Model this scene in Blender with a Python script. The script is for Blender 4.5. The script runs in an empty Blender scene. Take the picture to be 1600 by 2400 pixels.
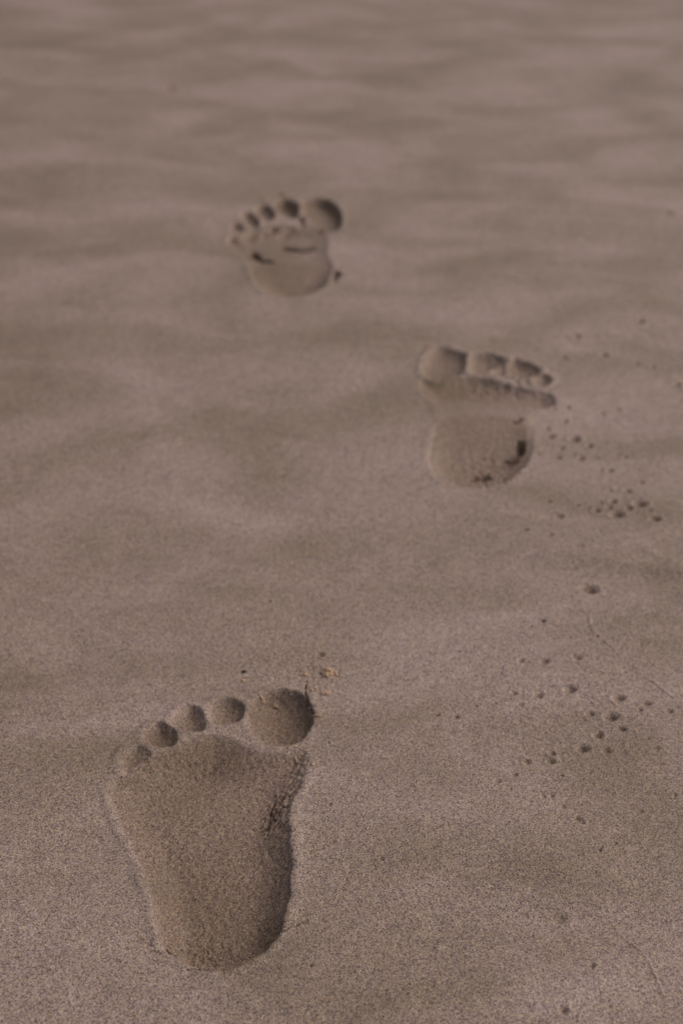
import bpy, math, random
import numpy as np
from mathutils import Vector

S = bpy.context.scene
COL = S.collection
random.seed(7)
RNG = np.random.default_rng(11)

# ------------------------------------------------------------------ camera
CAM_H = 0.60                      # metres above the sand: someone crouching
PITCH = math.radians(25.4)
LENS = 70.4
cam_d = bpy.data.cameras.new("camera")
cam = bpy.data.objects.new("camera", cam_d)
COL.objects.link(cam)
cam.location = (0, 0, CAM_H)
cam.rotation_euler = (math.radians(90) - PITCH, 0, 0)
cam_d.sensor_fit = 'VERTICAL'
cam_d.sensor_height = 36.0
cam_d.sensor_width = 24.0
cam_d.lens = LENS
cam_d.clip_start = 0.02
cam_d.clip_end = 3000
cam_d.dof.use_dof = True
cam_d.dof.focus_distance = 1.02
cam_d.dof.aperture_fstop = 8.5
cam_d.dof.aperture_blades = 7
S.camera = cam

# ------------------------------------------------------------------ light
SUN_EL = math.radians(46)
SUN_AZ = math.radians(76)         # measured from +Y (away from camera) towards +X (right)
world = bpy.data.worlds.new("World")
S.world = world
world.use_nodes = True
wn = world.node_tree.nodes
wl = world.node_tree.links
bg = wn["Background"]
sky = wn.new("ShaderNodeTexSky")
sky.sky_type = 'NISHITA'
sky.sun_disc = False
sky.sun_elevation = SUN_EL
sky.sun_rotation = SUN_AZ
sky.air_density = 1.0
sky.dust_density = 8.0
sky.ozone_density = 0.6
wl.new(sky.outputs[0], bg.inputs[0])
bg.inputs[1].default_value = 0.055

sun_d = bpy.data.lights.new("sun", 'SUN')
sun_d.energy = 1.95
sun_d.angle = math.radians(120)
sun_d.color = (1.0, 0.900, 0.865)
sun = bpy.data.objects.new("sun", sun_d)
COL.objects.link(sun)
sdir = Vector((math.sin(SUN_AZ) * math.cos(SUN_EL), math.cos(SUN_AZ) * math.cos(SUN_EL), math.sin(SUN_EL)))
sun.rotation_euler = sdir.to_track_quat('Z', 'Y').to_euler()

S.view_settings.view_transform = 'Standard'
S.view_settings.look = 'None'
S.view_settings.exposure = -0.03
S.view_settings.gamma = 1
S.view_settings.use_curve_mapping = False

# ------------------------------------------------------------------ traced ground points
FPX = LENS / 36.0 * 2400
def ground(px, py):
    """point of the sand plane seen at a pixel of the 1600 x 2400 photograph"""
    dx = (px - 800) / FPX
    dy = (1200 - py) / FPX
    d = (dx, math.cos(PITCH) + dy * math.sin(PITCH), -math.sin(PITCH) + dy * math.cos(PITCH))
    t = CAM_H / -d[2]
    return (d[0] * t, d[1] * t)
def tracer(x0, y0, k):
    def f(pts):
        return np.array([ground(x0 + x / k, y0 + y / k) for x, y in pts])
    f.k = k
    return f
A = tracer(200, 1500, 2.24)      # near footprint
B = tracer(880, 700, 2.1778)     # middle footprint
D = tracer(450, 400, 3.4844)     # far footprint
E = tracer(1000, 1250, 2.6133)   # right-hand sand
F = tracer(800, 1800, 1.96)      # lower right sand
G = tracer(500, 1450, 3.92)      # sand past the near big toe
H = tracer(0, 800, 1.568)        # middle left sand
T = tracer(0, 0, 0.98)           # whole photograph

def depth_at(y):
    return y * math.cos(PITCH) + CAM_H * math.sin(PITCH)

# ------------------------------------------------------------------ noise
def _h(ix, iy, s):
    n = (ix.astype(np.int64) * 374761393 + iy.astype(np.int64) * 668265263 + s * 1442695041) & 0xFFFFFFFF
    n = ((n ^ (n >> 13)) * 1274126177) & 0xFFFFFFFF
    n = ((n ^ (n >> 16)) * 2246822519) & 0xFFFFFFFF
    return ((n ^ (n >> 15)) & 0xFFFF) / 65535.0
def vnoise(x, y, s=0):
    """gradient noise, about -1..1"""
    ix = np.floor(x); iy = np.floor(y)
    fx = x - ix; fy = y - iy
    u = fx * fx * fx * (fx * (fx * 6 - 15) + 10)
    v = fy * fy * fy * (fy * (fy * 6 - 15) + 10)
    def g(a, b):
        t = _h(ix + a, iy + b, s) * (2 * math.pi)
        return np.cos(t) * (fx - a) + np.sin(t) * (fy - b)
    n0 = g(0, 0) * (1 - u) + g(1, 0) * u
    n1 = g(0, 1) * (1 - u) + g(1, 1) * u
    return (n0 * (1 - v) + n1 * v) * 1.5
def fbm(x, y, s=0, o=3, r=0.5):
    t = 0; a = 1; k = 1
    for i in range(o):
        t = t + a * vnoise(x * k + 17.3 * i, y * k - 9.1 * i, s + i)
        a *= r; k *= 2.03
    return t
def sstep(a, b, x):
    t = np.clip((x - a) / (b - a), 0, 1)
    return t * t * (3 - 2 * t)

# ------------------------------------------------------------------ the sheet of sand
def geo(a, b, s0, g):
    out = []; p = a; s = s0
    while (p < b) if b > a else (p > b):
        s = abs(s) * g; p += s * (1 if b > a else -1); out.append(p)
    return out
ys = [0.60]
while ys[-1] < 3.7:
    y = ys[-1]; r2 = y * y + CAM_H ** 2
    ys.append(y + 0.72 * r2 / (CAM_H * 2003))
ys += geo(ys[-1], 600, ys[-1] - ys[-2], 1.09)
yn = geo(0.60, 0.2, 0.0008, 1.06)
yn = [v for v in yn if v > 0.2]
yn += geo(yn[-1], -30, yn[-2] - yn[-1], 1.12)
ys = np.array(sorted(yn) + ys)
du = 0.82 / 2003
half = np.arange(1, int(0.215 / du)) * du
tail = geo(half[-1], 30, du, 1.07)
up_ = np.concatenate([half, np.array(tail)])
us = np.concatenate([-up_[::-1], [0.0], up_])
W = np.maximum(0.70, ys * math.cos(PITCH) + CAM_H * math.sin(PITCH))
X = (us[None, :] * W[:, None])
Y = np.repeat(ys[:, None], len(us), 1)
NR, NC = X.shape
Z = np.zeros_like(X)
DAMP_SHADE = np.zeros_like(X)  # mask for damp sand plus painted shade in prints, holes and cracks
LAB = np.zeros(X.shape, np.int32)
# how fine the sheet is here: fade small relief where cells are large
CELL = np.gradient(ys)[:, None] + 0 * X
near = X * 0 + (np.abs(X) < 0.26 * W[:, None]) * 1.0
fine = near * (1 - sstep(1.4, 3.0, Y))

# broad relief: the smoothed swash surface, long swells lying across the view
dist_fade = 1 - sstep(20, 80, np.hypot(X, Y))
Z += 0.0032 * fbm(X * 2.4 + 0.5 * Y, Y * 3.4 - X * 1.4, 3, 2, 0.45) * dist_fade * (1 - .4 * sstep(1.5, 2.3, Y))
Z += 0.0013 * fbm(X * 9 + Y * 2, Y * 12 - X * 4, 21, 3, 0.45) * (1 - .75 * sstep(1.3, 2.6, Y)) * (1 - sstep(8, 12, np.hypot(X, Y)))
Z += 0.00022 * fbm(X * 60, Y * 85 - X * 20, 41, 2) * near
Z += 0.00007 * fbm(X * 330, Y * 330, 51, 2) * fine

def window(x0, x1, y0, y1):
    r = np.where((ys > y0) & (ys < y1))[0]
    if len(r) == 0: return None
    sl_r = slice(r[0], r[-1] + 1)
    w = W[sl_r].min() if x0 * x1 < 0 or True else 1
    lo = min(x0 / W[sl_r].min(), x0 / W[sl_r].max()); hi = max(x1 / W[sl_r].min(), x1 / W[sl_r].max())
    c = np.where((us > lo) & (us < hi))[0]
    if len(c) == 0: return None
    return sl_r, slice(c[0], c[-1] + 1)
def win_pts(P, m):
    return window(P[:, 0].min() - m, P[:, 0].max() + m, P[:, 1].min() - m, P[:, 1].max() + m)

def smooth_closed(P, n=3):
    for _ in range(n):
        Q = np.roll(P, -1, 0)
        P = np.stack([P * .75 + Q * .25, P * .25 + Q * .75], 1).reshape(-1, 2)
    return P
def smooth_open(P, n=2):
    for _ in range(n):
        a, b = P[:-1], P[1:]
        M = np.stack([a * .75 + b * .25, a * .25 + b * .75], 1).reshape(-1, 2)
        P = np.concatenate([P[:1], M, P[-1:]])
    return P
def seg_dist(x, y, P, closed):
    """distance to a polyline, and the place along it 0..1"""
    n = len(P) if closed else len(P) - 1
    L = [0.0]
    for i in range(n):
        L.append(L[-1] + float(np.hypot(*(P[(i + 1) % len(P)] - P[i]))))
    d = np.full(x.shape, 1e9); tt = np.zeros(x.shape)
    for i in range(n):
        a = P[i]; b = P[(i + 1) % len(P)]
        e = b - a; l2 = max(float(e @ e), 1e-12)
        t = np.clip(((x - a[0]) * e[0] + (y - a[1]) * e[1]) / l2, 0, 1)
        q = np.hypot(x - a[0] - t * e[0], y - a[1] - t * e[1])
        k = q < d
        d = np.where(k, q, d); tt = np.where(k, (L[i] + t * math.sqrt(l2)) / L[-1], tt)
    return d, tt
def sdf(x, y, P):
    """positive inside"""
    d, _ = seg_dist(x, y, P, True)
    ins = np.zeros(x.shape, bool)
    for i in range(len(P)):
        a = P[i]; b = P[(i + 1) % len(P)]
        if a[1] == b[1]: continue
        k = (a[1] > y) != (b[1] > y)
        ins ^= k & (x < (b[0] - a[0]) * (y - a[1]) / (b[1] - a[1]) + a[0])
    return np.where(ins, d, -d)

# ids of the pieces the sheet is cut into: id -> (thing, part name, label)
PIECES = {}
def new_id(thing, name, label=None):
    i = len(PIECES) + 1
    PIECES[i] = (thing, name, label)
    return i
THINGS = []      # dict(name, label, cat, group, loc)
def new_thing(**k):
    THINGS.append(k); return len(THINGS) - 1

def swell(P, wx, wy, rot, amp):
    """soft dip or swell, sizes in metres"""
    c = P[0]
    w = window(c[0] - 3 * max(wx, wy), c[0] + 3 * max(wx, wy), c[1] - 3 * max(wx, wy), c[1] + 3 * max(wx, wy))
    if w is None: return
    x = X[w] - c[0]; y = Y[w] - c[1]
    cr, sr = math.cos(rot), math.sin(rot)
    a = (x * cr + y * sr) / wx; b = (-x * sr + y * cr) / wy
    Z[w] += amp * np.exp(-(a * a + b * b))

# dips and swells the photograph shows (whole-photo pixels)
for (px, py, wx, wy, rot, amp) in [
    (1300, 195, .13, .14, -.1, -.0050), (1290, 120, .2, .08, 0, .0030), (430, 170, .10, .08, .1, -.0030),
    (205, 190, .08, .06, 0, -.0025), (100, 150, .16, .05, 0, -.0025), (150, 312, .16, .045, .05, -.0035),
    (150, 285, .18, .05, .05, .0020), (660, 272, .15, .06, .05, -.0030), (465, 295, .06, .04, 0, -.0022),
    (900, 118, .14, .07, 0, -.0022), (1040, 430, .10, .06, -.1, -.0022), (1310, 345, .12, .05, -.2, -.0024),
    (1150, 520, .05, .05, 0, -.0010), (1250, 300, .2, .06, 0, .0018), (1450, 560, .10, .03, 0, -.0018),
    (400, 900, .10, .05, .3, -.0022), (300, 1000, .14, .05, .3, .0014), (450, 1120, .12, .03, .25, -.0014),
    (780, 930, .08, .04, .1, -.0012), (880, 1250, .10, .025, .1, -.0016), (470, 1340, .09, .018, .1, -.0010),
    (1150, 1270, .17, .012, .02, .0016), (1480, 1300, .07, .012, -.25, .0022), (1420, 1320, .07, .022, -.1, -.0012),
    (820, 1540, .05, .03, .1, -.0018), (680, 1500, .07, .008, .12, .0010), (330, 1560, .09, .02, .2, .0012),
    (180, 1950, .05, .05, .3, -.0024), (60, 1800, .08, .05, 0, .0012), (230, 1720, .03, .03, 0, -.0008),
    (980, 2150, .05, .03, .4, -.0012), (1150, 2060, .05, .03, -.3, -.0016), (830, 1700, .05, .02, 0, .0010),
    (1450, 2100, .06, .05, .6, -.0016), (900, 2330, .05, .02, 0, -.0016), (600, 2290, .08, .012, .05, .0012)]:
    swell(T([(px, py)]), wx, wy, rot, amp * (0.7 if py < 600 else 1.1))

# ------------------------------------------------------------------ footprints
def press(P, depth, wall_left, wall_right, rim=0.0008, ids=None, bowl=0.0, damp_shade=1.0, smooth=3, rough=1.0, tilt=(0, 0), wall_near=None, wall_far=None):
    """press a shape into the sheet. depth is a number or f(x, y)"""
    P = smooth_closed(P, smooth)
    w = win_pts(P, 0.03)
    x, y = X[w], Y[w]
    jx = x + 0.0005 * fbm(x * 210, y * 210, 5, 2) + .0008 * vnoise(x * 75, y * 75, 6); jy = y + 0.0005 * fbm(x * 210, y * 210, 9, 2) + .0008 * vnoise(x * 75, y * 75, 8)
    s = sdf(jx, jy, P)
    cx = (P[:, 0].min() + P[:, 0].max()) / 2; hw = (P[:, 0].max() - P[:, 0].min()) / 2
    cy = P[:, 1].min(); hh = P[:, 1].max() - cy
    f = np.clip(((x - cx) / hw + 1) / 2, 0, 1)
    wall = wall_left * (1 - f) + wall_right * f
    if wall_near is not None:
        q = 1 - sstep(0.0, 0.22, (y - cy) / hh)
        wall = wall * (1 - q) + wall_near * q
    if wall_far is not None:
        q = sstep(0.62, 0.98, (y - cy) / hh)
        wall = wall * (1 - q) + wall_far * q
    t = np.clip((s + 0.0006) / wall, 0, 1)
    soft = np.clip((wall - .017) / .020, 0, 1)
    # a bowl-shaped wall: steep under the lip, easing into the floor; long walls start softly
    lip = sstep(-.0006, .0022, s)
    prof = (1 - (1 - t) ** 2.3) * lip * (1 - .75 * soft) + (t * t * (3 - 2 * t)) ** .85 * .75 * soft
    if bowl:
        m = s.max()
        prof = prof * (1 - bowl) + bowl * (1 - (1 - np.clip(s / m, 0, 1)) ** 2)
    dep = depth(x, y) if callable(depth) else depth
    dep = dep * (1 + tilt[0] * (x - cx) / hw + tilt[1] * (2 * (y - cy) / hh - 1))
    Z[w] = Z[w] * (1 - 0.6 * sstep(0, .006, s)) - dep * prof
    if rim is not None:
        rim = rim * (1 - .85 * soft)
        r = np.exp(-((s + 0.0022) / 0.0026) ** 2) * (s < 0.0008) + np.exp(-((0.003) / 0.0026) ** 2) * (s >= 0.0008) * np.exp(-(s / .0015) ** 2)
        Z[w] += rim * r * (0.7 + 0.6 * fbm(x * 90, y * 90, 77, 2))
    inside = sstep(0.0, 0.004, s)
    # clumpy texture of the pressed, damp sand
    n = fbm(x * 330, y * 330, 61, 2)
    Z[w] += rough * inside * (0.00022 * n - 0.0005 * np.clip(fbm(x * 260, y * 240, 67, 2) - 0.45, 0, 1))
    DAMP_SHADE[w] = np.maximum(DAMP_SHADE[w], damp_shade * sstep(-0.002, 0.006, s))  # print floor: damp tone with recess shade painted in
    if ids is not None:
        L = LAB[w]
        if callable(ids):
            k = s > 0
            L[k] = ids(x, y)[k]
        else:
            L[s > 0] = ids
        LAB[w] = L
    return s

def grow(P, k):
    c = P.mean(0)
    return c + (P - c) * k

def crack(P, width, depth, ids=None, smooth=1, damp_shade=1.0, taper=True):
    P = smooth_open(P, smooth)
    w = win_pts(P, width * 3 + .003)
    if w is None: return
    x, y = X[w], Y[w]
    k = 1.0 / max(width, 1e-4) * 0.35
    jx = x + width * 0.9 * fbm(x * k, y * k, 15, 2) + .0012 * vnoise(x * 240, y * 240, 16); jy = y + width * 0.9 * fbm(x * k, y * k, 19, 2) + .0012 * vnoise(x * 240, y * 240, 18)
    d, t = seg_dist(jx, jy, P, False)
    ww = width * (0.55 + 0.6 * np.abs(fbm(x * k * .7, y * k * .7, 25, 2)))
    if taper: ww = ww * np.sqrt(np.clip(np.minimum(t, 1 - t) * 5, 0.12, 1))
    m = np.clip(1 - d / ww, 0, 1)
    Z[w] -= depth * m ** 0.8
    DAMP_SHADE[w] = np.maximum(DAMP_SHADE[w], damp_shade * (m > 0))  # crack painted darker, as shade inside it
    if ids is not None:
        L = LAB[w]; L[d < ww] = ids; LAB[w] = L

def ridge(P, width, height, ids=None):
    P = smooth_open(P, 2)
    w = win_pts(P, width * 4)
    x, y = X[w], Y[w]
    jx = x + width * 0.5 * fbm(x * 150, y * 150, 35, 2); jy = y + width * .5 * fbm(x * 150, y * 150, 39, 2)
    d, t = seg_dist(jx, jy, P, False)
    e = np.clip(np.minimum(t, 1 - t) * 8, 0, 1)
    br = np.clip(0.6 + 1.4 * fbm(x * 60, y * 60, 37, 2), 0.4, 1.3)
    Z[w] += height * np.exp(-(d / width) ** 2) * e * br
    if ids is not None:
        L = LAB[w]; L[(d < width * 1.2) & (e > 0.0)] = ids; LAB[w] = L

# ---- near footprint (left foot)
near_fp = new_thing(name='footprint', cat='footprint', group='bare footprints across the sand', loc=tuple(A([(640, 1000)])[0]),
    label='large sharp bare left footprint nearest the camera at lower left')
i_heel = new_id(near_fp, 'heel_print'); i_arch = new_id(near_fp, 'arch_print'); i_ball = new_id(near_fp, 'ball_print')
soleA = A([(120, 815), (110, 770), (145, 722), (192, 690), (245, 672), (330, 618), (400, 586), (480, 545), (600, 512), (700, 500), (800, 530), (870, 572), (950, 592),
    (1050, 592), (1120, 572), (1165, 590), (1182, 640), (1168, 700), (1140, 755), (1110, 810), (1085, 870), (1070, 950), (1078, 1040), (1090, 1120),
    (1092, 1200), (1085, 1280), (1068, 1360), (1050, 1440), (1025, 1515), (980, 1580), (900, 1642), (820, 1690), (740, 1718), (655, 1718), (560, 1695),
    (480, 1650), (420, 1590), (375, 1510), (350, 1400), (330, 1320), (308, 1240), (280, 1150), (240, 1080), (205, 1010), (168, 930), (135, 865)])
yH = A([(640, 1250)])[0][1]; yM = A([(640, 960)])[0][1]; yT = A([(640, 560)])[0][1]; yB = A([(640, 1715)])[0][1]
def depA(x, y):
    h = np.clip((yM + .015 - y) / (yM + .015 - yB), 0, 1)
    return 0.0078 + 0.0120 * h ** 1.7 + 0.0006 * sstep(yM, yT, y)
def idsA(x, y):
    return np.where(y < yH, i_heel, np.where(y < yM, i_arch, i_ball))
swell(A([(640, 1100)]), .075, .15, 0, -.0015)
press(soleA, depA, .0230, .0200, rim=.0009, ids=idsA, wall_near=.0110, wall_far=.036, rough=1.35)
# slope under the toes and a low mound where the foot rolled over
swell(A([(640, 1420)]), .035, .02, 0, .0012)
swell(A([(600, 1560)]), .03, .012, 0, -.0024)
swell(A([(420, 740)]), .03, .012, .2, -.0012)
swell(A([(1060, 1000)]), .010, .04, 0, .0014)
for nm, dep, pts in [
    ('toe_print', .0020, [(190, 660), (192, 605), (230, 572), (285, 566), (330, 590), (352, 622), (300, 655), (240, 692), (205, 702)]),
    ('toe_print', .0050, [(305, 512), (325, 470), (370, 445), (420, 450), (465, 485), (488, 525), (470, 558), (420, 574), (360, 568), (320, 548)]),
    ('toe_print', .0048, [(448, 445), (468, 395), (530, 362), (590, 368), (625, 410), (638, 460), (612, 494), (560, 494), (510, 480), (468, 470)]),
    ('toe_print', .0044, [(640, 405), (650, 350), (700, 320), (765, 313), (818, 335), (837, 380), (822, 425), (770, 448), (720, 458), (675, 445)]),
    ('big_toe_print', .0115, [(868, 360), (905, 302), (980, 270), (1060, 260), (1130, 278), (1178, 320), (1199, 390), (1190, 460), (1150, 522), (1085, 556), (1010, 565), (935, 548), (880, 500), (848, 430)])]:
    press(grow(A(pts), 1.07 if nm == 'toe_print' else 1.02), dep, .010, .007, rim=.0007, ids=new_id(near_fp, nm), bowl=.75 if nm == 'toe_print' else .5, wall_near=.006, tilt=(.12, .1), rough=2.0)
# crumbled inner edge of the ball
wq = win_pts(A([(900, 740), (1110, 980)]), .004)
x, y = X[wq], Y[wq]
dA, tA = seg_dist(x, y, A([(1040, 790), (1000, 850), (975, 910), (1000, 960), (1005, 1090)]), False)
m = np.exp(-(dA / .006) ** 2) * np.where(tA > .62, .35, 1)
ua = x * .5 + y * .86; va = x * .86 - y * .5
r = 1 - np.abs(fbm(ua * 85, va * 230, 91, 3))
Z[wq] += m * (0.0052 * (np.clip(r, .45, 1) - .74) + .0010 * fbm(x * 400, y * 400, 95, 2))
ic = new_id(near_fp, 'crumbled_edge')
L = LAB[wq]; L[m > .42] = ic; LAB[wq] = L
def ncrack(tr, pts, w, d, fp=None, label=None):
    crack(tr(pts), w * (1.0 if w < .001 else 1.15), d * (.8 if w < .00065 else 1.15), new_id(near_fp if fp is None else fp, 'crack', label))
ncrack(A, [(930, 952), (962, 930), (985, 895), (972, 845), (1005, 805), (1060, 778)], .0012, .004)
ncrack(A, [(990, 880), (1040, 862), (1082, 865)], .0009, .003)
ncrack(A, [(1095, 765), (1150, 745)], .0006, .0018)
ncrack(G, [(875, 560), (850, 600), (833, 642), (850, 702), (872, 770), (905, 830), (918, 900)], .0007, .0028)
ncrack(A, [(1028, 1522), (1070, 1500), (1112, 1480), (1155, 1464)], .0006, .0016)
ncrack(A, [(1170, 1125), (1258, 1086), (1315, 1064)], .0005, .0009)
ncrack(A, [(325, 1608), (365, 1612), (405, 1616)], .0006, .0012)
ncrack(A, [(328, 1650), (385, 1668), (432, 1674)], .0006, .0012)
ncrack(A, [(258, 1528), (300, 1560), (352, 1582)], .0006, .0008)
ncrack(A, [(418, 1588), (432, 1606), (450, 1628)], .0009, .0026)
ncrack(A, [(528, 1714), (600, 1712), (640, 1718), (690, 1722)], .0008, .0020)
ncrack(A, [(225, 790), (300, 700), (360, 680)], .0006, .0007)

# ---- middle footprint (right foot)
mid_fp = new_thing(name='footprint', cat='footprint', group='bare footprints across the sand', loc=tuple(B([(540, 700)])[0]),
    label='middle bare right footprint with dark broken cracks in its heel')
i_b = new_id(mid_fp, 'ball_print'); i_a = new_id(mid_fp, 'arch_print'); i_h = new_id(mid_fp, 'heel_print')
whole = B([(212, 445), (228, 412), (300, 412), (380, 408), (440, 396), (520, 392), (600, 402), (700, 432), (790, 458), (860, 462), (908, 475), (928, 512), (912, 548), (860, 562),
    (812, 585), (800, 640), (806, 700), (800, 765), (785, 825), (750, 872), (690, 922), (620, 952), (520, 962), (420, 952), (340, 932), (280, 882), (260, 810), (268, 740), (288, 680),
    (275, 600), (245, 530), (225, 490)])
y1 = B([(500, 520)])[0][1]; y2 = B([(500, 600)])[0][1]; yb = B([(500, 960)])[0][1]; yt = B([(500, 420)])[0][1]; y3 = B([(500, 800)])[0][1]
idsB = lambda x, y: np.where(y > y1, i_b, np.where(y > y2, i_a, i_h))
press(whole, .0008, .024, .024, rim=0, ids=idsB, wall_near=.014, damp_shade=.5, wall_far=.02)
ballB = B([(214, 448), (232, 412), (300, 414), (380, 410), (440, 396), (520, 394), (600, 404), (700, 434), (790, 460), (860, 464), (906, 478), (926, 512), (910, 546), (860, 560), (780, 556), (700, 540), (600, 528), (480, 522), (370, 528), (290, 528), (235, 495)])
press(ballB, .0068, .026, .014, rim=0, wall_near=.030, wall_far=.011, damp_shade=.8)
heelB = B([(300, 640), (340, 600), (430, 582), (560, 578), (680, 586), (760, 606), (798, 650), (806, 710), (800, 765), (785, 825), (750, 872), (690, 922), (620, 952), (520, 962), (420, 952), (340, 932), (280, 882), (260, 810), (268, 740), (284, 690)])
hy0 = heelB[:, 1].max(); hy1 = heelB[:, 1].min()
press(heelB, lambda x, y: .0005 + .0150 * np.clip((hy0 - y) / (hy0 - hy1), 0, 1) ** 1.5, .022, .020, rim=.0005, wall_near=.012, wall_far=.02, damp_shade=.9)
for nm, dep, pts in [
    ('big_toe_print', .0075, [(236, 350), (250, 308), (290, 274), (345, 264), (405, 275), (450, 292), (464, 320), (455, 352), (430, 384), (380, 404), (320, 412), (262, 404), (238, 382)]),
    ('toe_print', .0085, [(472, 322), (490, 290), (540, 279), (600, 284), (645, 300), (655, 322), (602, 350), (570, 374), (520, 382), (478, 366)]),
    ('toe_print', .0060, [(590, 362), (622, 322), (680, 303), (692, 345), (667, 380), (625, 395), (594, 385)]),
    ('toe_print', .0090, [(672, 340), (690, 304), (760, 312), (830, 343), (840, 372), (795, 400), (745, 405), (690, 380)]),
    ('toe_print', .0060, [(818, 388), (850, 374), (888, 394), (894, 425), (872, 444), (830, 440), (800, 418)])]:
    press(grow(B(pts), 1.07), dep * .78, .010, .009, rim=.0016, ids=new_id(mid_fp, nm), bowl=.5, wall_near=.007, damp_shade=.8)
def mcrack(pts, w, d): ncrack(B, pts, w, d, mid_fp)
mcrack([(640, 800), (668, 785), (690, 793), (715, 800), (728, 762), (742, 722), (733, 700)], .0036, .010)
mcrack([(508, 862), (540, 846), (584, 848)], .0038, .009)
mcrack([(560, 846), (620, 825), (660, 800)], .0008, .0012)
mcrack([(700, 628), (735, 622), (738, 606)], .0020, .006)
mcrack([(515, 908), (545, 904)], .0016, .005)
mcrack([(545, 955), (578, 956), (612, 950)], .0018, .006)
mcrack([(690, 910), (705, 895), (730, 862)], .0016, .005)
mcrack([(345, 934), (372, 942)], .0012, .004)
mcrack([(688, 350), (700, 358), (745, 382), (775, 378)], .0018, .005)
mcrack([(590, 470), (630, 474)], .0014, .003)
mcrack([(432, 388), (448, 382)], .0014, .003)

# ---- far footprint (left foot)
far_fp = new_thing(name='footprint', cat='footprint', group='bare footprints across the sand', loc=tuple(D([(720, 650)])[0]),
    label='farthest blurred bare footprint with two dark breaks across its middle')
j_b = new_id(far_fp, 'ball_print'); j_a = new_id(far_fp, 'arch_print'); j_h = new_id(far_fp, 'heel_print')
wholeD = D([(286, 565), (298, 520), (350, 500), (430, 462), (560, 432), (700, 424), (850, 446), (1000, 490), (1100, 505), (1112, 560), (1106, 625), (1104, 690), (1128, 735), (1152, 785),
    (1132, 860), (1100, 925), (1050, 975), (950, 1022), (830, 1046), (700, 1042), (600, 1012), (540, 970), (500, 900), (480, 820), (430, 745), (370, 665), (310, 615)])
z1 = D([(700, 600)])[0][1]; z2 = D([(700, 760)])[0][1]; zt = D([(700, 440)])[0][1]; z3 = D([(700, 880)])[0][1]
idsD = lambda x, y: np.where(y > z1, j_b, np.where(y > z2, j_a, j_h))
press(wholeD, .0034, .024, .018, rim=.0004, ids=idsD, wall_near=.014, damp_shade=.6, wall_far=.026)
heelD = D([(470, 790), (560, 748), (700, 735), (850, 735), (1000, 740), (1110, 745), (1152, 790), (1132, 860), (1100, 925), (1050, 975), (950, 1022), (830, 1046), (700, 1042), (600, 1012), (540, 970), (500, 900), (478, 840)])
gy0 = heelD[:, 1].max(); gy1 = heelD[:, 1].min()
press(heelD, lambda x, y: .0005 + .0160 * np.clip((gy0 - y) / (gy0 - gy1), 0, 1) ** 1.4, .026, .022, rim=.0004, wall_near=.012, wall_far=.02, damp_shade=.9, tilt=(.40, 0))
swell(D([(760, 470)]), .05, .020, 0, -.0022)
for nm, dep, pts in [
    ('big_toe_print', .0150, [(900, 305), (930, 255), (1000, 238), (1090, 243), (1160, 278), (1198, 340), (1204, 405), (1182, 458), (1120, 482), (1060, 458), (990, 408), (925, 372)]),
    ('toe_print', .0150, [(678, 292), (700, 254), (760, 238), (832, 258), (866, 300), (862, 352), (830, 384), (770, 368), (708, 338)]),
    ('toe_print', .0100, [(518, 330), (540, 294), (590, 283), (642, 308), (668, 350), (662, 388), (610, 398), (558, 388), (526, 362)]),
    ('toe_print', .0085, [(398, 390), (410, 354), (460, 338), (512, 368), (543, 410), (532, 438), (480, 434), (428, 412)]),
    ('toe_print', .0070, [(316, 462), (330, 434), (370, 428), (412, 450), (418, 482), (380, 494), (338, 488)])]:
    press(grow(D(pts), 1.16), dep * .72, .0085, .0075, rim=.0008, ids=new_id(far_fp, nm), bowl=.1, wall_near=.008, damp_shade=1.25, tilt=(.25, 0))
def fcrack(pts, w, d): ncrack(D, pts, w, d, far_fp)
fcrack([(735, 632), (800, 620), (860, 618), (905, 622), (950, 614), (1018, 618)], .0080, .015)
fcrack([(510, 640), (530, 688), (580, 706), (620, 720), (688, 716)], .0064, .012)
fcrack([(705, 990), (760, 994), (800, 975), (845, 968)], .0050, .008)
fcrack([(1175, 820), (1178, 860), (1176, 905)], .0036, .010)
fcrack([(880, 395), (905, 408), (930, 412)], .0045, .008)
fcrack([(650, 448), (675, 462), (700, 466)], .0045, .006)
fcrack([(425, 548), (455, 544), (500, 505), (540, 520)], .0036, .005)
fcrack([(340, 540), (365, 575), (380, 600)], .0040, .004)
fcrack([(985, 470), (1040, 490), (1090, 495)], .0030, .004)

# crumbly, broken-up sand where the foot peeled away
def crumble(tr, cx, cy, rx, ry, amp, f, sx=1.0, seed_=101):
    c = tr([(cx, cy)])[0]; c2 = tr([(cx, cy - ry)])[0]
    kx = rx * depth_at(c[1]) / FPX / tr.k; ky = abs(c2[1] - c[1])
    w = window(c[0] - 2 * kx, c[0] + 2 * kx, c[1] - 2 * ky, c[1] + 2 * ky)
    if w is None: return
    x = X[w]; y = Y[w]
    m = np.exp(-(((x - c[0]) / kx) ** 2 + ((y - c[1]) / ky) ** 2) ** 1.5)
    r = 1 - np.abs(fbm(x * f, y * f * sx, seed_, 3))
    Z[w] += m * amp * (np.clip(r, .4, 1) - .74) * 2.2
crumble(D, 640, 480, 380, 60, .0024, 62, .8)
crumble(D, 380, 560, 110, 80, .0018, 70, .8)
crumble(D, 780, 985, 100, 40, .0026, 70, .8)
crumble(D, 900, 420, 90, 50, .0022, 70, .8)
crumble(B, 640, 440, 300, 40, .0012, 110)
crumble(B, 640, 850, 170, 110, .0012, 130)
crumble(B, 560, 340, 330, 55, .0011, 120)
crumble(G, 650, 430, 420, 150, .00040, 260)
crumble(G, 1020, 560, 220, 160, .00035, 260)
crumble(G, 560, 820, 260, 180, .00035, 300)
crumble(A, 540, 1530, 180, 90, .0006, 240)
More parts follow.
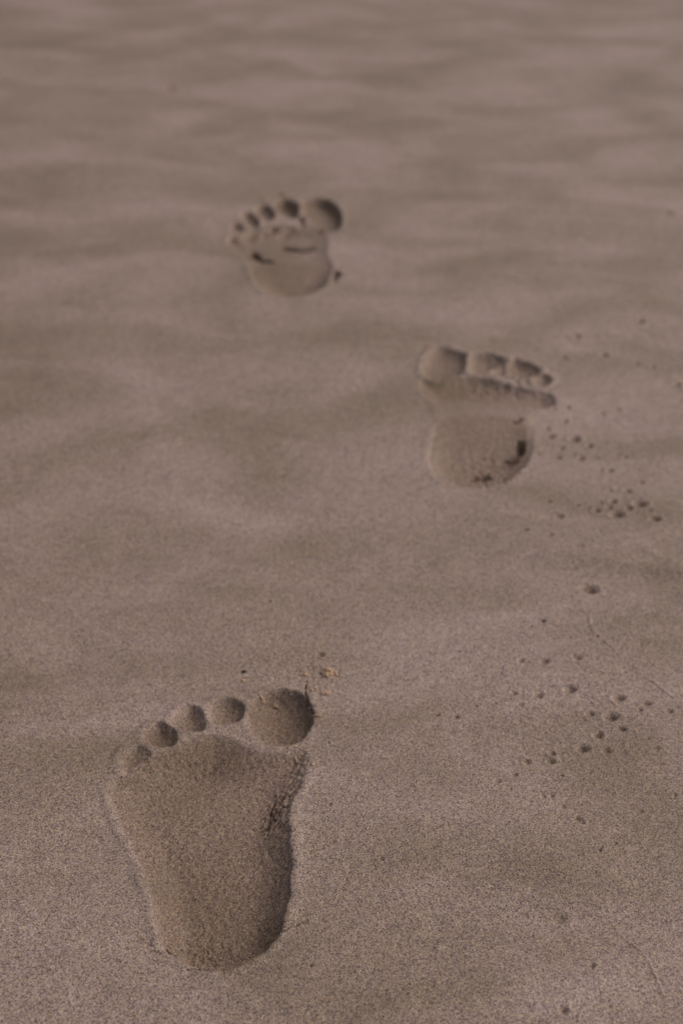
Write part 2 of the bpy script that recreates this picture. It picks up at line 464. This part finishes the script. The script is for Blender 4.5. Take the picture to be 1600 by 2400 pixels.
crumble(A, 380, 1030, 160, 120, .0004, 260)
crumble(A, 480, 640, 260, 60, .0006, 240)
crumble(A, 1110, 650, 60, 110, .0008, 200)
crumble(A, 700, 420, 80, 40, .0010, 200)
crumble(A, 980, 440, 60, 40, .0009, 200)
crumble(E, 800, 1150, 700, 350, .00022, 210)

# ------------------------------------------------------------------ small round holes in the sand
G_MID = ('small holes right of the middle footprint', 'tiny shallow hole in the scatter right of the middle footprint')
G_FAR = ('small holes up and right of the middle footprint', 'tiny blurred hole in the sand beyond and right of the middle footprint')
G_CL = ('small holes near the right edge below the middle footprint', 'small round hole in the tight cluster below and right of the middle footprint')
G_UP = ('small holes in the upper right sand by the ridge', 'tiny hole in the sand below the lone wide hole on the right')
G_RT = ('small holes scattered right of the near footprint', 'small shallow hole in the wide scatter right of the near big toe')
G_LO = ('small holes in the lower right sand', 'small dark hole in the lower right sand beyond the near heel')
G_TOE = ('small holes past the near big toe', 'tiny hole in the roughened sand just past the near toes')
G_LF = ('tiny holes in the smooth middle sand', 'tiny lone dark hole in the smooth sand between the near and middle footprints')
def pit(tr, cx, cy, r, deep=1.0, grp=G_RT, label=None, name='sand_hole'):
    c = tr([(cx, cy)])[0]
    k = r / tr.k / FPX * depth_at(c[1])          # radius in metres
    cell = 0.42 * depth_at(c[1]) / 2003
    k = max(k * 1.10, cell * 2.5)
    ky = k * 1.25
    th = new_thing(name=name, cat='hole', group=grp[0], loc=(c[0], c[1]), label=label or grp[1], single=True)
    i = new_id(th, name)
    w = window(c[0] - 4 * k, c[0] + 4 * k, c[1] - 4 * ky, c[1] + 4 * ky)
    if w is None: return
    x = X[w] - c[0]; y = Y[w] - c[1]
    a = np.arctan2(y, x); ph = random.uniform(0, 6.28)
    wob = 1 + .08 * np.sin(2 * a + ph) + .05 * np.sin(3 * a + 2.1 * ph) + .03 * np.sin(5 * a - ph)
    d = np.hypot(x / k, y / ky) / wob
    deep = deep * .75 + .25
    Z[w] += -deep * .80 * k * np.exp(-(d * 1.25) ** 2.2) + .10 * k * min(deep, 1) * np.exp(-((d - 1.55) / .4) ** 2)
    DAMP_SHADE[w] = np.maximum(DAMP_SHADE[w], .8 * sstep(1.1, .8, d))  # hole painted darker, as shade inside it
    L = LAB[w]; sel = (d < 1.08) & (L == 0)
    L[sel] = i; LAB[w] = L

for a in [
    (993, 340, 38, 1.1, G_UP, 'wide round lone hole with soft rim below the curved swell on the right'),
    (1040, 638, 11, 1.4, G_UP, 'small dark hole touching the thin raised ridge line on the right'),
    (993, 658, 8, 1.2, G_UP, 'tiny hole just left of the thin raised ridge line'),
    (576, 775, 17, 1, G_UP, 'small hole at the left end of a short row above the wide scatter of holes'),
    (625, 783, 7, .9, G_UP), (720, 785, 24, .7, G_UP, 'soft shallow hole second in the short row above the wide scatter of holes'), (875, 645, 9, .6, G_UP), (920, 765, 24, .45, G_UP, 'very shallow wide dent at the right end of the short row of holes'),
    (452, 850, 10, .8, G_UP), (455, 888, 7, .8, G_UP), (410, 932, 7, .8, G_UP),
    (875, 955, 30, .95, G_RT, 'wide round hole at the top middle of the scatter right of the near big toe'),
    (535, 978, 16, 1), (685, 990, 22, 1, G_RT, 'round hole with a lit left rim, second left of the top middle hole'),
    (1172, 1012, 29, .95, G_RT, 'wide round hole at the upper right of the scatter near the right edge'),
    (1345, 1045, 21, .8), (1300, 1085, 16, .45), (1483, 1092, 19, .95, G_RT, 'hole closest to the right edge level with the near big toe'), (300, 1055, 9, .9), (418, 1040, 11, .8),
    (575, 1050, 16, .5), (650, 1068, 13, .45), (178, 1125, 15, .7), (998, 1100, 21, .7), (960, 1140, 15, .55),
    (1127, 1125, 35, .95, G_RT, 'widest rough hole in the middle of the scatter right of the near big toe'),
    (1190, 1200, 23, .95, G_RT, 'round hole just below and right of the widest hole of the scatter'), (1047, 1235, 25, .95, G_RT, 'round hole just below and left of the widest hole of the scatter'),
    (950, 1318, 31, .95, G_RT, 'large dark hole at the lower end of the diagonal line of holes'),
    (1100, 1332, 23, .5), (765, 1350, 18, .9), (760, 1398, 20, .8), (612, 1400, 19, .8), (720, 1085, 10, .5), (60, 1115, 15, .4), (395, 1125, 13, .4),
    (1262, 1222, 9, .8), (1350, 1262, 11, .7), (725, 1215, 9, .6), (1410, 1320, 15, .4)]:
    pit(E, a[0], a[1], a[2] * 1.08, a[3] * 1.15, *a[4:])
for a in [
    (795, 27, 13, 1.0, G_RT), (715, 60, 14, .8, G_RT), (1010, 35, 10, .9, G_RT), (775, 100, 8, .7, G_RT), (965, 130, 10, 1, G_RT), (925, 132, 10, .6, G_RT), (1018, 175, 10, .9, G_RT), (1155, 72, 7, .8, G_RT),
    (1530, 115, 9, 1.1, G_LO, 'small dark hole at the right edge above the faint thin line'), (1085, 230, 16, .8, G_LO, 'oblong rough double dent below the scatter of holes'), (1106, 244, 12, .8, G_LO, 'small dent joined to the lower right of the oblong dent'), (1375, 190, 12, .6, G_LO),
    (1257, 335, 10, 1, G_LO, 'small hole just right of the tiny dark twig'), (1290, 360, 7, .6, G_LO),
    (184, 420, 11, 1.5, G_LO, 'lone deep dark hole in the open sand right of the near arch'),
    (1000, 665, 32, .28, G_LO, 'broad faint dark dent in the lower right sand'),
    (1150, 905, 14, 1.2, G_LO, 'lone dark round hole left of the lowest thin line in the bottom right'), (1017, 1118, 20, .9, G_LO, 'hole at the very bottom edge of the picture right of centre'), (952, 888, 5, 1, G_LO), (1010, 975, 6, .8, G_LO), (1405, 218, 4, 1.2, G_LO)]:
    pit(F, *a)
for a in [
    (960, 295, 13, 1, G_FAR, 'dark small hole beyond the middle footprint, left one of the pair'), (1165, 280, 17, .9, G_FAR, 'dark small hole beyond the middle footprint, right one of the pair'), (1028, 187, 14, .9, G_FAR, 'farthest small dark hole above the pair beyond the middle footprint'), (1072, 275, 12, .4, G_FAR), (1350, 110, 18, .5, G_FAR), (1330, 330, 13, .7, G_FAR),
    (1415, 345, 11, .7, G_FAR), (850, 545, 10, .8, G_MID, 'tiny hole at the outer edge of the middle footprint ball'), (912, 555, 11, .7, G_MID), (980, 547, 12, .8, G_MID), (970, 612, 13, .8, G_MID), (875, 652, 12, .8, G_MID), (893, 692, 19, .8, G_MID, 'oval hole in the scatter closest to the middle footprint heel'),
    (1015, 705, 23, 1, G_MID, 'largest oval hole of the scatter right of the middle footprint'), (1235, 550, 13, .6, G_MID), (1155, 572, 13, .5, G_MID), (1090, 745, 15, .8, G_MID), (950, 755, 13, 1, G_MID), (932, 802, 15, .6, G_MID), (1012, 785, 11, .6, G_MID), (1047, 810, 16, .8, G_MID), (1272, 808, 11, .8, G_MID),
    (828, 787, 11, .6, G_MID), (885, 828, 8, .6, G_MID), (1130, 808, 9, .6, G_MID), (1195, 875, 15, .8, G_MID), (1150, 873, 10, .8, G_MID), (1340, 878, 8, .7, G_MID), (1355, 942, 11, .8, G_CL), (1285, 985, 14, .8, G_CL), (1198, 982, 9, .8, G_CL),
    (1210, 1038, 16, .9, G_CL), (1147, 1045, 11, .7, G_CL), (1028, 1058, 10, .8, G_CL), (1087, 1066, 9, .8, G_CL), (1190, 1070, 14, .7, G_CL), (1127, 1085, 15, .9, G_CL), (1290, 1075, 15, .8, G_CL), (1348, 1052, 25, .95, G_CL, 'widest round hole of the cluster, upper right, below the middle footprint'),
    (1400, 1085, 9, 1.6, G_CL, 'tiny very dark hole between two wide holes of the cluster'), (1232, 1105, 23, .95, G_CL, 'wide oval hole at the bottom middle of the cluster below the middle footprint'), (1423, 1130, 21, .95, G_CL, 'wide hole at the lower right end of the cluster by the right edge'), (938, 1110, 17, .7, G_CL, 'shallow slanting hole left of the cluster below the middle heel'), (885, 1035, 10, .8, G_CL),
    (765, 1175, 12, .9, G_CL), (893, 1200, 11, .9, G_CL), (1145, 1190, 8, .7, G_CL), (690, 1163, 7, .7, G_CL), (1540, 425, 15, .6, G_FAR), (1555, 510, 11, .6, G_FAR), (910, 195, 10, .5, G_FAR)]:
    pit(B, a[0], a[1], a[2] * 1.12, a[3] * 1.35, *a[4:])
for a in [
    (985, 322, 29, 1.1, G_TOE, 'round hole with shaded side behind the crumbly sand lump past the near big toe'), (912, 435, 19, .5, G_TOE), (685, 548, 17, .6, G_TOE), (595, 415, 15, .7, G_TOE), (545, 500, 15, .6, G_TOE), (485, 405, 10, .9, G_TOE), (435, 302, 8, .8, G_TOE),
    (487, 275, 9, .8, G_TOE), (775, 380, 10, .8, G_TOE), (910, 345, 12, .6, G_TOE), (783, 33, 8, .8, G_LF), (1160, 378, 7, .9, G_TOE), (1240, 350, 8, .8, G_TOE), (1262, 608, 7, .9, G_TOE)]:
    pit(G, *a)
for a in [(230, 728, 6, 1.4, G_LF, 'lone tiny dark hole in the smooth sand at the middle left'), (195, 802, 3, 1, G_LF), (988, 950, 8, .9, G_LF, 'tiny reddish hole in the open sand above the near toes'), (1443, 775, 5, 1, G_LF), (1095, 1032, 4, 1, G_LF), (1222, 940, 5, 1, G_LF), (1205, 960, 5, 1, G_LF), (1195, 980, 5, 1, G_LF)]:
    pit(H, *a)
for a in [(1275, 545, 9, .9, G_LO, 'small hole just right of the near big toe'), (1283, 868, 11, .9, G_LO, 'small hole right of the crumbled inner edge of the near ball'), (1183, 1700, 11, .9, G_LO, 'small notch-like hole right of the near heel'), (1440, 443, 6, .9, G_LO)]:
    pit(A, *a)
for a in [(390, 203, 12, .5, G_LF, 'faint far blurred dark spot in the sand at upper left'), (1535, 488, 9, .8, G_FAR, 'small blurred hole at the right edge level with the far toes'), (1472, 737, 7, .8, G_FAR), (1300, 772, 6, .8, G_FAR)]:
    pit(T, *a)

# ------------------------------------------------------------------ thin raised lines and soft folds
def ridge_thing(tr, pts, w, h, label):
    P = tr(pts)
    th = new_thing(name='sand_ridge', cat='ridge', group='thin raised lines on the sand', loc=tuple(P[len(P) // 2]), label=label, single=True)
    ridge(P, w * .75, h * .55, new_id(th, 'sand_ridge'))
ridge_thing(E, [(1002, 440), (990, 560), (1030, 622), (1100, 680), (1170, 740), (1250, 812), (1330, 868), (1400, 918), (1480, 985), (1568, 1050)], .0011, .0009, 'long thin raised line running diagonally down to the right edge')
ridge_thing(F, [(1212, 560), (1222, 620), (1238, 690), (1288, 762), (1340, 802), (1400, 862), (1440, 950), (1478, 1040), (1500, 1110)], .0010, .0007, 'thin raised line curving down through the bottom right corner')
ridge_thing(F, [(1505, 205), (1440, 300), (1400, 430), (1330, 512)], .0009, .0005, 'faint thin line slanting down left in the lower right sand')
ridge_thing(E, [(1030, 292), (1080, 318), (1130, 348), (1190, 378), (1290, 392), (1450, 412)], .0040, .0011, 'soft pale fold trailing right from the wide lone hole')
ridge_thing(E, [(880, 92), (1080, 90), (1250, 92), (1330, 118), (1400, 150), (1480, 172), (1568, 205)], .0060, .0018, 'pale curved crest of the low swell at the right edge')
crack(E([(1305, 696), (1368, 672)]), .0006, .001)

# ------------------------------------------------------------------ build the meshes
Zx = np.gradient(Z, axis=1) / np.gradient(X, axis=1)
# derivative along y at constant x: rows are fanned, so correct for the sideways drift
dZr = np.gradient(Z, axis=0); dXr = np.gradient(X, axis=0); dYr = np.gradient(Y, axis=0)
Zy = (dZr - Zx * dXr) / dYr
N = np.stack([-Zx, -Zy, np.ones_like(Z)], -1)
N /= np.linalg.norm(N, axis=-1, keepdims=True)
VERT = np.stack([X, Y, Z], -1).reshape(-1, 3).astype(np.float32)
NORM = N.reshape(-1, 3).astype(np.float32)
DV = DAMP_SHADE.reshape(-1).astype(np.float32)
idx = np.arange(NR * NC).reshape(NR, NC)
Q = np.stack([idx[:-1, :-1], idx[:-1, 1:], idx[1:, 1:], idx[1:, :-1]], -1).reshape(-1, 4)
FL = LAB[:-1, :-1].reshape(-1)

def mesh_from(name, faces, off=(0, 0, 0)):
    uq, inv = np.unique(faces, return_inverse=True)
    inv = inv.reshape(-1).astype(np.int32)
    me = bpy.data.meshes.new(name)
    v = VERT[uq] - np.array(off, np.float32)
    n = len(faces)
    me.vertices.add(len(uq)); me.vertices.foreach_set('co', v.reshape(-1))
    me.loops.add(n * 4); me.loops.foreach_set('vertex_index', inv)
    me.polygons.add(n)
    me.polygons.foreach_set('loop_start', np.arange(0, n * 4, 4, dtype=np.int32))
    me.polygons.foreach_set('loop_total', np.full(n, 4, np.int32))
    me.polygons.foreach_set('use_smooth', np.ones(n, bool))
    at = me.attributes.new('damp_shade', 'FLOAT', 'POINT'); at.data.foreach_set('value', DV[uq])
    me.update()
    cn = me.attributes.new('custom_normal', 'FLOAT_VECTOR', 'POINT'); cn.data.foreach_set('vector', NORM[uq].reshape(-1))
    return me

# ------------------------------------------------------------------ materials
def nd(nt, t, **k):
    n = nt.nodes.new(t)
    for a, b in k.items(): setattr(n, a, b)
    return n
def sand_material(name, tint=(1, 1, 1), loose=False):
    m = bpy.data.materials.new(name); m.use_nodes = True
    nt = m.node_tree; L = nt.links
    bs = nt.nodes['Principled BSDF']
    geo_ = nd(nt, 'ShaderNodeNewGeometry')
    # single grains
    vo = nd(nt, 'ShaderNodeTexVoronoi'); vo.inputs['Scale'].default_value = 1750
    gm = nd(nt, 'ShaderNodeMapping'); gm.inputs['Scale'].default_value = (1, .72, 1)
    L.new(geo_.outputs['Position'], gm.inputs[0]); L.new(gm.outputs[0], vo.inputs['Vector'])
    sep = nd(nt, 'ShaderNodeSeparateColor'); L.new(vo.outputs['Color'], sep.inputs[0])
    rp = nd(nt, 'ShaderNodeValToRGB'); rp.color_ramp.interpolation = 'LINEAR'
    els = [(0.0, (.085, .062, .058)), (.14, (.165, .122, .108)), (.34, (.262, .205, .178)), (.62, (.325, .262, .228)), (.86, (.385, .318, .262)), (1.0, (.50, .43, .35))]
    rp.color_ramp.elements[0].position = els[0][0]; rp.color_ramp.elements[0].color = (*els[0][1], 1)
    rp.color_ramp.elements[1].position = 1.0; rp.color_ramp.elements[1].color = (*els[-1][1], 1)
    for p, c in els[1:-1]:
        e = rp.color_ramp.elements.new(p); e.color = (*c, 1)
    L.new(sep.outputs[0], rp.inputs[0])
    # coloured grains: a few ochre, a few plum
    rp2 = nd(nt, 'ShaderNodeValToRGB')
    r2 = rp2.color_ramp
    r2.elements[0].position = 0.0; r2.elements[0].color = (1.0, .80, .82, 1)
    r2.elements[1].position = 1.0; r2.elements[1].color = (1.08, 1.02, .62, 1)
    for p, c in ((.12, (1.02, .97, 1.02)), (.5, (1, 1, 1.03)), (.85, (1, 1, .96))):
        e = r2.elements.new(p); e.color = (*c, 1)
    L.new(sep.outputs[1], rp2.inputs[0])
    mu = nd(nt, 'ShaderNodeMix', data_type='RGBA', blend_type='MULTIPLY'); mu.inputs[0].default_value = 1
    L.new(rp.outputs[0], mu.inputs[6]); L.new(rp2.outputs[0], mu.inputs[7])
    # mineral mottling laid down in long bands by the wash
    mp = nd(nt, 'ShaderNodeMapping'); mp.inputs['Scale'].default_value = (3.4, 4.6, 5); mp.inputs['Rotation'].default_value = (0, 0, .18)
    L.new(geo_.outputs['Position'], mp.inputs[0])
    n1 = nd(nt, 'ShaderNodeTexNoise'); n1.inputs['Scale'].default_value = 2.0; n1.inputs['Detail'].default_value = 3; n1.inputs['Roughness'].default_value = .5; n1.inputs['Distortion'].default_value = .7
    L.new(mp.outputs[0], n1.inputs['Vector'])
    rr = nd(nt, 'ShaderNodeMapRange'); rr.inputs[1].default_value = .32; rr.inputs[2].default_value = .68; rr.inputs[3].default_value = 0; rr.inputs[4].default_value = 1
    L.new(n1.outputs[0], rr.inputs[0])
    mo = nd(nt, 'ShaderNodeMix', data_type='RGBA', blend_type='MIX')
    mo.inputs[6].default_value = (.73, .705, .63, 1); mo.inputs[7].default_value = (1.10, 1.07, 1.10, 1)
    L.new(rr.outputs[0], mo.inputs[0])
    m2 = nd(nt, 'ShaderNodeMix', data_type='RGBA', blend_type='MULTIPLY'); m2.inputs[0].default_value = 1
    L.new(mu.outputs[2], m2.inputs[6]); L.new(mo.outputs[2], m2.inputs[7])
    # patches a few millimetres wide where grains lie looser
    n2 = nd(nt, 'ShaderNodeTexNoise'); n2.inputs['Scale'].default_value = 190; n2.inputs['Detail'].default_value = 3
    L.new(geo_.outputs['Position'], n2.inputs['Vector'])
    r3 = nd(nt, 'ShaderNodeMapRange'); r3.inputs[1].default_value = .3; r3.inputs[2].default_value = .7; r3.inputs[3].default_value = .92; r3.inputs[4].default_value = 1.08
    L.new(n2.outputs[0], r3.inputs[0])
    m3 = nd(nt, 'ShaderNodeMix', data_type='RGBA', blend_type='MULTIPLY'); m3.inputs[0].default_value = 1
    L.new(m2.outputs[2], m3.inputs[6]); L.new(r3.outputs[0], m3.inputs[7])
    # turned-up damp sand is browner; shade of the hollows is painted in too
    da = nd(nt, 'ShaderNodeAttribute', attribute_name='damp_shade')
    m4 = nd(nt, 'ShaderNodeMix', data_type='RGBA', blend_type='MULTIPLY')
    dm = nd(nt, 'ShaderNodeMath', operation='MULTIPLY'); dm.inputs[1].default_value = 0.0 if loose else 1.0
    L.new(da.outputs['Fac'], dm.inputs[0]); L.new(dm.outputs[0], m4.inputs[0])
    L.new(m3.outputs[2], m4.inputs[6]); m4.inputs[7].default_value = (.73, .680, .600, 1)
    m5 = nd(nt, 'ShaderNodeMix', data_type='RGBA', blend_type='MULTIPLY'); m5.inputs[0].default_value = 1
    L.new(m4.outputs[2], m5.inputs[6]); m5.inputs[7].default_value = (*tint, 1)
    L.new(m5.outputs[2], bs.inputs['Base Color'])
    bs.inputs['Roughness'].default_value = .62
    bs.inputs['Specular IOR Level'].default_value = .35
    # grain relief
    n3 = nd(nt, 'ShaderNodeTexNoise'); n3.inputs['Scale'].default_value = 1000; n3.inputs['Detail'].default_value = 2
    L.new(gm.outputs[0], n3.inputs['Vector'])
    ad = nd(nt, 'ShaderNodeMath', operation='ADD')
    vm = nd(nt, 'ShaderNodeMath', operation='MULTIPLY'); vm.inputs[1].default_value = -.5
    L.new(vo.outputs['Distance'], vm.inputs[0]); L.new(vm.outputs[0], ad.inputs[0]); L.new(n3.outputs[0], ad.inputs[1])
    bp = nd(nt, 'ShaderNodeBump'); bp.inputs['Strength'].default_value = .30 if loose else .42; bp.inputs['Distance'].default_value = .0009
    L.new(ad.outputs[0], bp.inputs['Height']); L.new(bp.outputs[0], bs.inputs['Normal'])
    return m
SAND = sand_material('sand_material')
CLUMP = sand_material('clump_material', (1.62, 1.48, 1.25), True)
def plain_dark(name, col):
    m = bpy.data.materials.new(name); m.use_nodes = True
    nt = m.node_tree; b = nt.nodes['Principled BSDF']
    n = nd(nt, 'ShaderNodeTexNoise'); n.inputs['Scale'].default_value = 900
    g = nd(nt, 'ShaderNodeNewGeometry'); nt.links.new(g.outputs['Position'], n.inputs['Vector'])
    mx = nd(nt, 'ShaderNodeMix', data_type='RGBA')
    mx.inputs[6].default_value = (*[c * .6 for c in col], 1); mx.inputs[7].default_value = (*[c * 1.4 for c in col], 1)
    nt.links.new(n.outputs[0], mx.inputs[0]); nt.links.new(mx.outputs[2], b.inputs['Base Color'])
    b.inputs['Roughness'].default_value = .6
    return m
SEED = plain_dark('seed_husk', (.014, .011, .004))

def obj(name, me, mat, parent=None, loc=(0, 0, 0)):
    me.materials.clear(); me.materials.append(mat)
    o = bpy.data.objects.new(name, me); COL.objects.link(o)
    o.location = loc
    if parent is not None: o.parent = parent
    return o
def tag(o, label, cat, group=None):
    o['label'] = label; o['category'] = cat
    if group: o['group'] = group

sand = obj('sand', mesh_from('sand', Q[FL == 0]), SAND)
sand['kind'] = 'structure'

order = np.argsort(FL, kind='stable'); sf = FL[order]
starts = np.searchsorted(sf, np.arange(1, len(PIECES) + 2))
roots = {}
for i, (th, pname, lab) in PIECES.items():
    fi = order[starts[i - 1]:starts[i]] if i < len(starts) else order[starts[i - 1]:]
    if len(fi) == 0:
        continue
    t = THINGS[th]; loc = (float(t['loc'][0]), float(t['loc'][1]), 0.0)
    me = mesh_from(pname, Q[fi], loc)
    if t.get('single'):
        o = obj(pname, me, SAND, None, loc); tag(o, t['label'], t['cat'], t['group'])
    else:
        if th not in roots:
            e = bpy.data.objects.new(t['name'], None); COL.objects.link(e)
            e.location = loc; e.empty_display_size = .05
            tag(e, t['label'], t['cat'], t['group']); roots[th] = e
        o = obj(pname, me, SAND, roots[th])
        if lab: o['label'] = lab

# ------------------------------------------------------------------ loose lumps, seeds and a twig
def height_at(x, y):
    r = int(np.clip(np.searchsorted(ys, y), 1, NR - 1)); c = int(np.clip(np.searchsorted(us, x / W[r]), 1, NC - 1))
    return float(Z[r, c])
PHI = (1 + 5 ** .5) / 2
ICO_V = np.array([(-1, PHI, 0), (1, PHI, 0), (-1, -PHI, 0), (1, -PHI, 0), (0, -1, PHI), (0, 1, PHI), (0, -1, -PHI), (0, 1, -PHI), (PHI, 0, -1), (PHI, 0, 1), (-PHI, 0, -1), (-PHI, 0, 1)]) / 1.902
ICO_F = [(0, 11, 5), (0, 5, 1), (0, 1, 7), (0, 7, 10), (0, 10, 11), (1, 5, 9), (5, 11, 4), (11, 10, 2), (10, 7, 6), (7, 1, 8), (3, 9, 4), (3, 4, 2), (3, 2, 6), (3, 6, 8), (3, 8, 9), (4, 9, 5), (2, 4, 11), (6, 2, 10), (8, 6, 7), (9, 8, 1)]
def sub_ico():
    V = [tuple(v) for v in ICO_V]; Fs = []; mid = {}
    def m(a, b):
        k = (min(a, b), max(a, b))
        if k not in mid:
            p = (np.array(V[a]) + np.array(V[b])) / 2; p = p / np.linalg.norm(p)
            V.append(tuple(p)); mid[k] = len(V) - 1
        return mid[k]
    for a, b, c in ICO_F:
        ab, bc, ca = m(a, b), m(b, c), m(c, a)
        Fs += [(a, ab, ca), (b, bc, ab), (c, ca, bc), (ab, bc, ca)]
    return np.array(V), Fs
SV, SF = sub_ico()
def clump(tr, cx, cy, rx, ry, n, label, hgt=.6, grain=.0008, grp='crumbs of sand thrown ahead of the near big toe'):
    """a crumb of sand: a heap of stuck-together grain clots in one mesh"""
    c = tr([(cx, cy)])[0]
    s = depth_at(c[1]) / FPX / tr.k
    RX = rx * s; RY = ry * s * 1.5
    V = []; Fs = []
    n = int(n * 2.6); grain *= .55
    for k in range(n):
        a = random.uniform(0, 6.283); q = random.random() ** .55
        px = math.cos(a) * q * RX; py = math.sin(a) * q * RY
        top = hgt * RX * (1 - q * q)
        pz = random.uniform(0, 1) * top * (.6 + .6 * random.random())
        r = grain * random.uniform(.7, 1.9)
        sc = RNG.uniform(.7, 1.3, 3) * r
        v = SV * sc * (1 + .22 * RNG.standard_normal((len(SV), 1)))
        b = len(V)
        gz = height_at(c[0] + px, c[1] + py) - height_at(c[0], c[1])
        V += [(p[0] + px, p[1] + py, p[2] + pz + gz) for p in v]
        Fs += [(f[0] + b, f[1] + b, f[2] + b) for f in SF]
    me = bpy.data.meshes.new('sand_clump'); me.from_pydata(V, [], Fs)
    me.polygons.foreach_set('use_smooth', np.ones(len(Fs), bool))
    o = obj('sand_clump', me, CLUMP, None, (float(c[0]), float(c[1]), height_at(*c)))
    tag(o, label, 'sand clump', grp)
clump(G, 1050, 480, 60, 44, 110, 'largest crumbly pale sand lump past the near big toe', .62, .0012)
clump(G, 845, 510, 28, 14, 26, 'low elongated sand crumb left of the largest lump', .4)
clump(G, 1030, 685, 42, 18, 50, 'long pale sand crumb just right of the near big toe crack', .45)
clump(G, 937, 640, 14, 12, 12, 'small sand crumb, upper one of two between the crack and the long crumb')
clump(G, 905, 658, 15, 8, 9, 'small sand crumb, lower one of two between the crack and the long crumb')
clump(G, 275, 588, 20, 12, 18, 'small pale crumb just below the dark seed past the near toes')
clump(G, 305, 550, 12, 6, 7, 'tiny pale crumb between the dark seed and the small pale crumb')
clump(G, 960, 908, 26, 10, 16, 'flat crumb on the right rim of the near big toe', .3)
clump(G, 1122, 410, 10, 7, 6, 'tiny crumb above and right of the largest lump')
clump(G, 1125, 498, 14, 9, 10, 'tiny crumb touching the right side of the largest lump')
clump(G, 450, 722, 26, 8, 18, 'crumbly grains on the far left rim of the near big toe', .3)
clump(G, 570, 705, 18, 8, 12, 'crumbly grains on the far middle rim of the near big toe', .3)
clump(A, 1195, 655, 8, 6, 7, 'tiny crumb at the inner edge of the near ball')
clump(D, 765, 192, 38, 22, 60, 'blurred brown crumb beyond the second toe of the far footprint', .4, .0016, 'crumbs beyond the far toes')
clump(D, 585, 236, 20, 16, 24, 'smaller blurred crumb beyond the third toe of the far footprint', .4, .0014, 'crumbs beyond the far toes')
clump(B, 266, 246, 18, 8, 30, 'small blurred crumb beyond the big toe of the middle footprint', .4, .0010, 'crumbs beyond the middle toes')

def seed(tr, cx, cy, r, label, rot=0.3):
    """a flat pointed husk lying on the sand"""
    c = tr([(cx, cy)])[0]; s = max(depth_at(c[1]) / FPX / tr.k * r * 1.25, .0008)
    V = []; Fs = []; n = 10; m = 8
    for i in range(n + 1):
        t = i / n; w = math.sin(math.pi * t) ** .75 * (1 - .25 * t)
        for j in range(m):
            a = 2 * math.pi * j / m
            x0 = (t * 2 - 1) * s; y0 = math.cos(a) * w * s * .62; z0 = math.sin(a) * w * s * .45
            if abs(math.sin(a)) < .1: y0 *= 1.08
            V.append((x0 * math.cos(rot) - y0 * math.sin(rot), x0 * math.sin(rot) + y0 * math.cos(rot), z0 + s * .38))
    for i in range(n):
        for j in range(m):
            Fs.append((i * m + j, i * m + (j + 1) % m, (i + 1) * m + (j + 1) % m, (i + 1) * m + j))
    Fs.append(tuple(range(m))[::-1]); Fs.append(tuple(n * m + j for j in range(m)))
    me = bpy.data.meshes.new('seed'); me.from_pydata(V, [], Fs)
    me.polygons.foreach_set('use_smooth', np.ones(len(Fs), bool))
    o = obj('seed', me, SEED, None, (float(c[0]), float(c[1]), height_at(*c)))
    tag(o, label, 'seed', 'dark seeds lying on the sand')
seed(G, 283, 508, 22, 'dark oval seed lying in the sand beyond the third and second near toes', .35)
seed(E, 717, 545, 13, 'dark olive seed on the open sand left of the thin diagonal line', .1)
seed(E, 598, 545, 6, 'tiny olive speck left of the dark olive seed', .6)
seed(E, 646, 572, 6, 'tiny dark speck below and left of the dark olive seed', 1.2)
seed(E, 205, 718, 7, 'tiny olive speck on the sand far left of the short row of holes', .1)

def twig(tr, pts, r, label):
    P = smooth_open(tr(pts), 1); c = P[0]
    V = []; Fs = []; m = 6
    for i, p in enumerate(P):
        t = i / (len(P) - 1); q = r * (1 - .55 * t) * (.35 if i in (0, len(P) - 1) else 1)
        d = P[min(i + 1, len(P) - 1)] - P[max(i - 1, 0)]; d = d / np.linalg.norm(d); nx, ny = -d[1], d[0]
        z = height_at(*p) - height_at(*c) + r * .8 + r * 1.5 * t
        for j in range(m):
            a = 2 * math.pi * j / m
            V.append((p[0] - c[0] + nx * math.cos(a) * q, p[1] - c[1] + ny * math.cos(a) * q, z + math.sin(a) * q))
    for i in range(len(P) - 1):
        for j in range(m):
            Fs.append((i * m + j, i * m + (j + 1) % m, (i + 1) * m + (j + 1) % m, (i + 1) * m + j))
    Fs.append(tuple(range(m))[::-1]); Fs.append(tuple((len(P) - 1) * m + j for j in range(m)))
    me = bpy.data.meshes.new('twig'); me.from_pydata(V, [], Fs)
    o = obj('twig', me, SEED, None, (float(c[0]), float(c[1]), height_at(*c)))
    tag(o, label, 'twig')
twig(F, [(1190, 380), (1194, 368), (1203, 352)], .00045, 'tiny dark twig fragment standing out of the lower right sand')
print('VERTS', len(VERT), 'OBJECTS', len(bpy.data.objects), 'CUSTOM', sand.data.has_custom_normals)
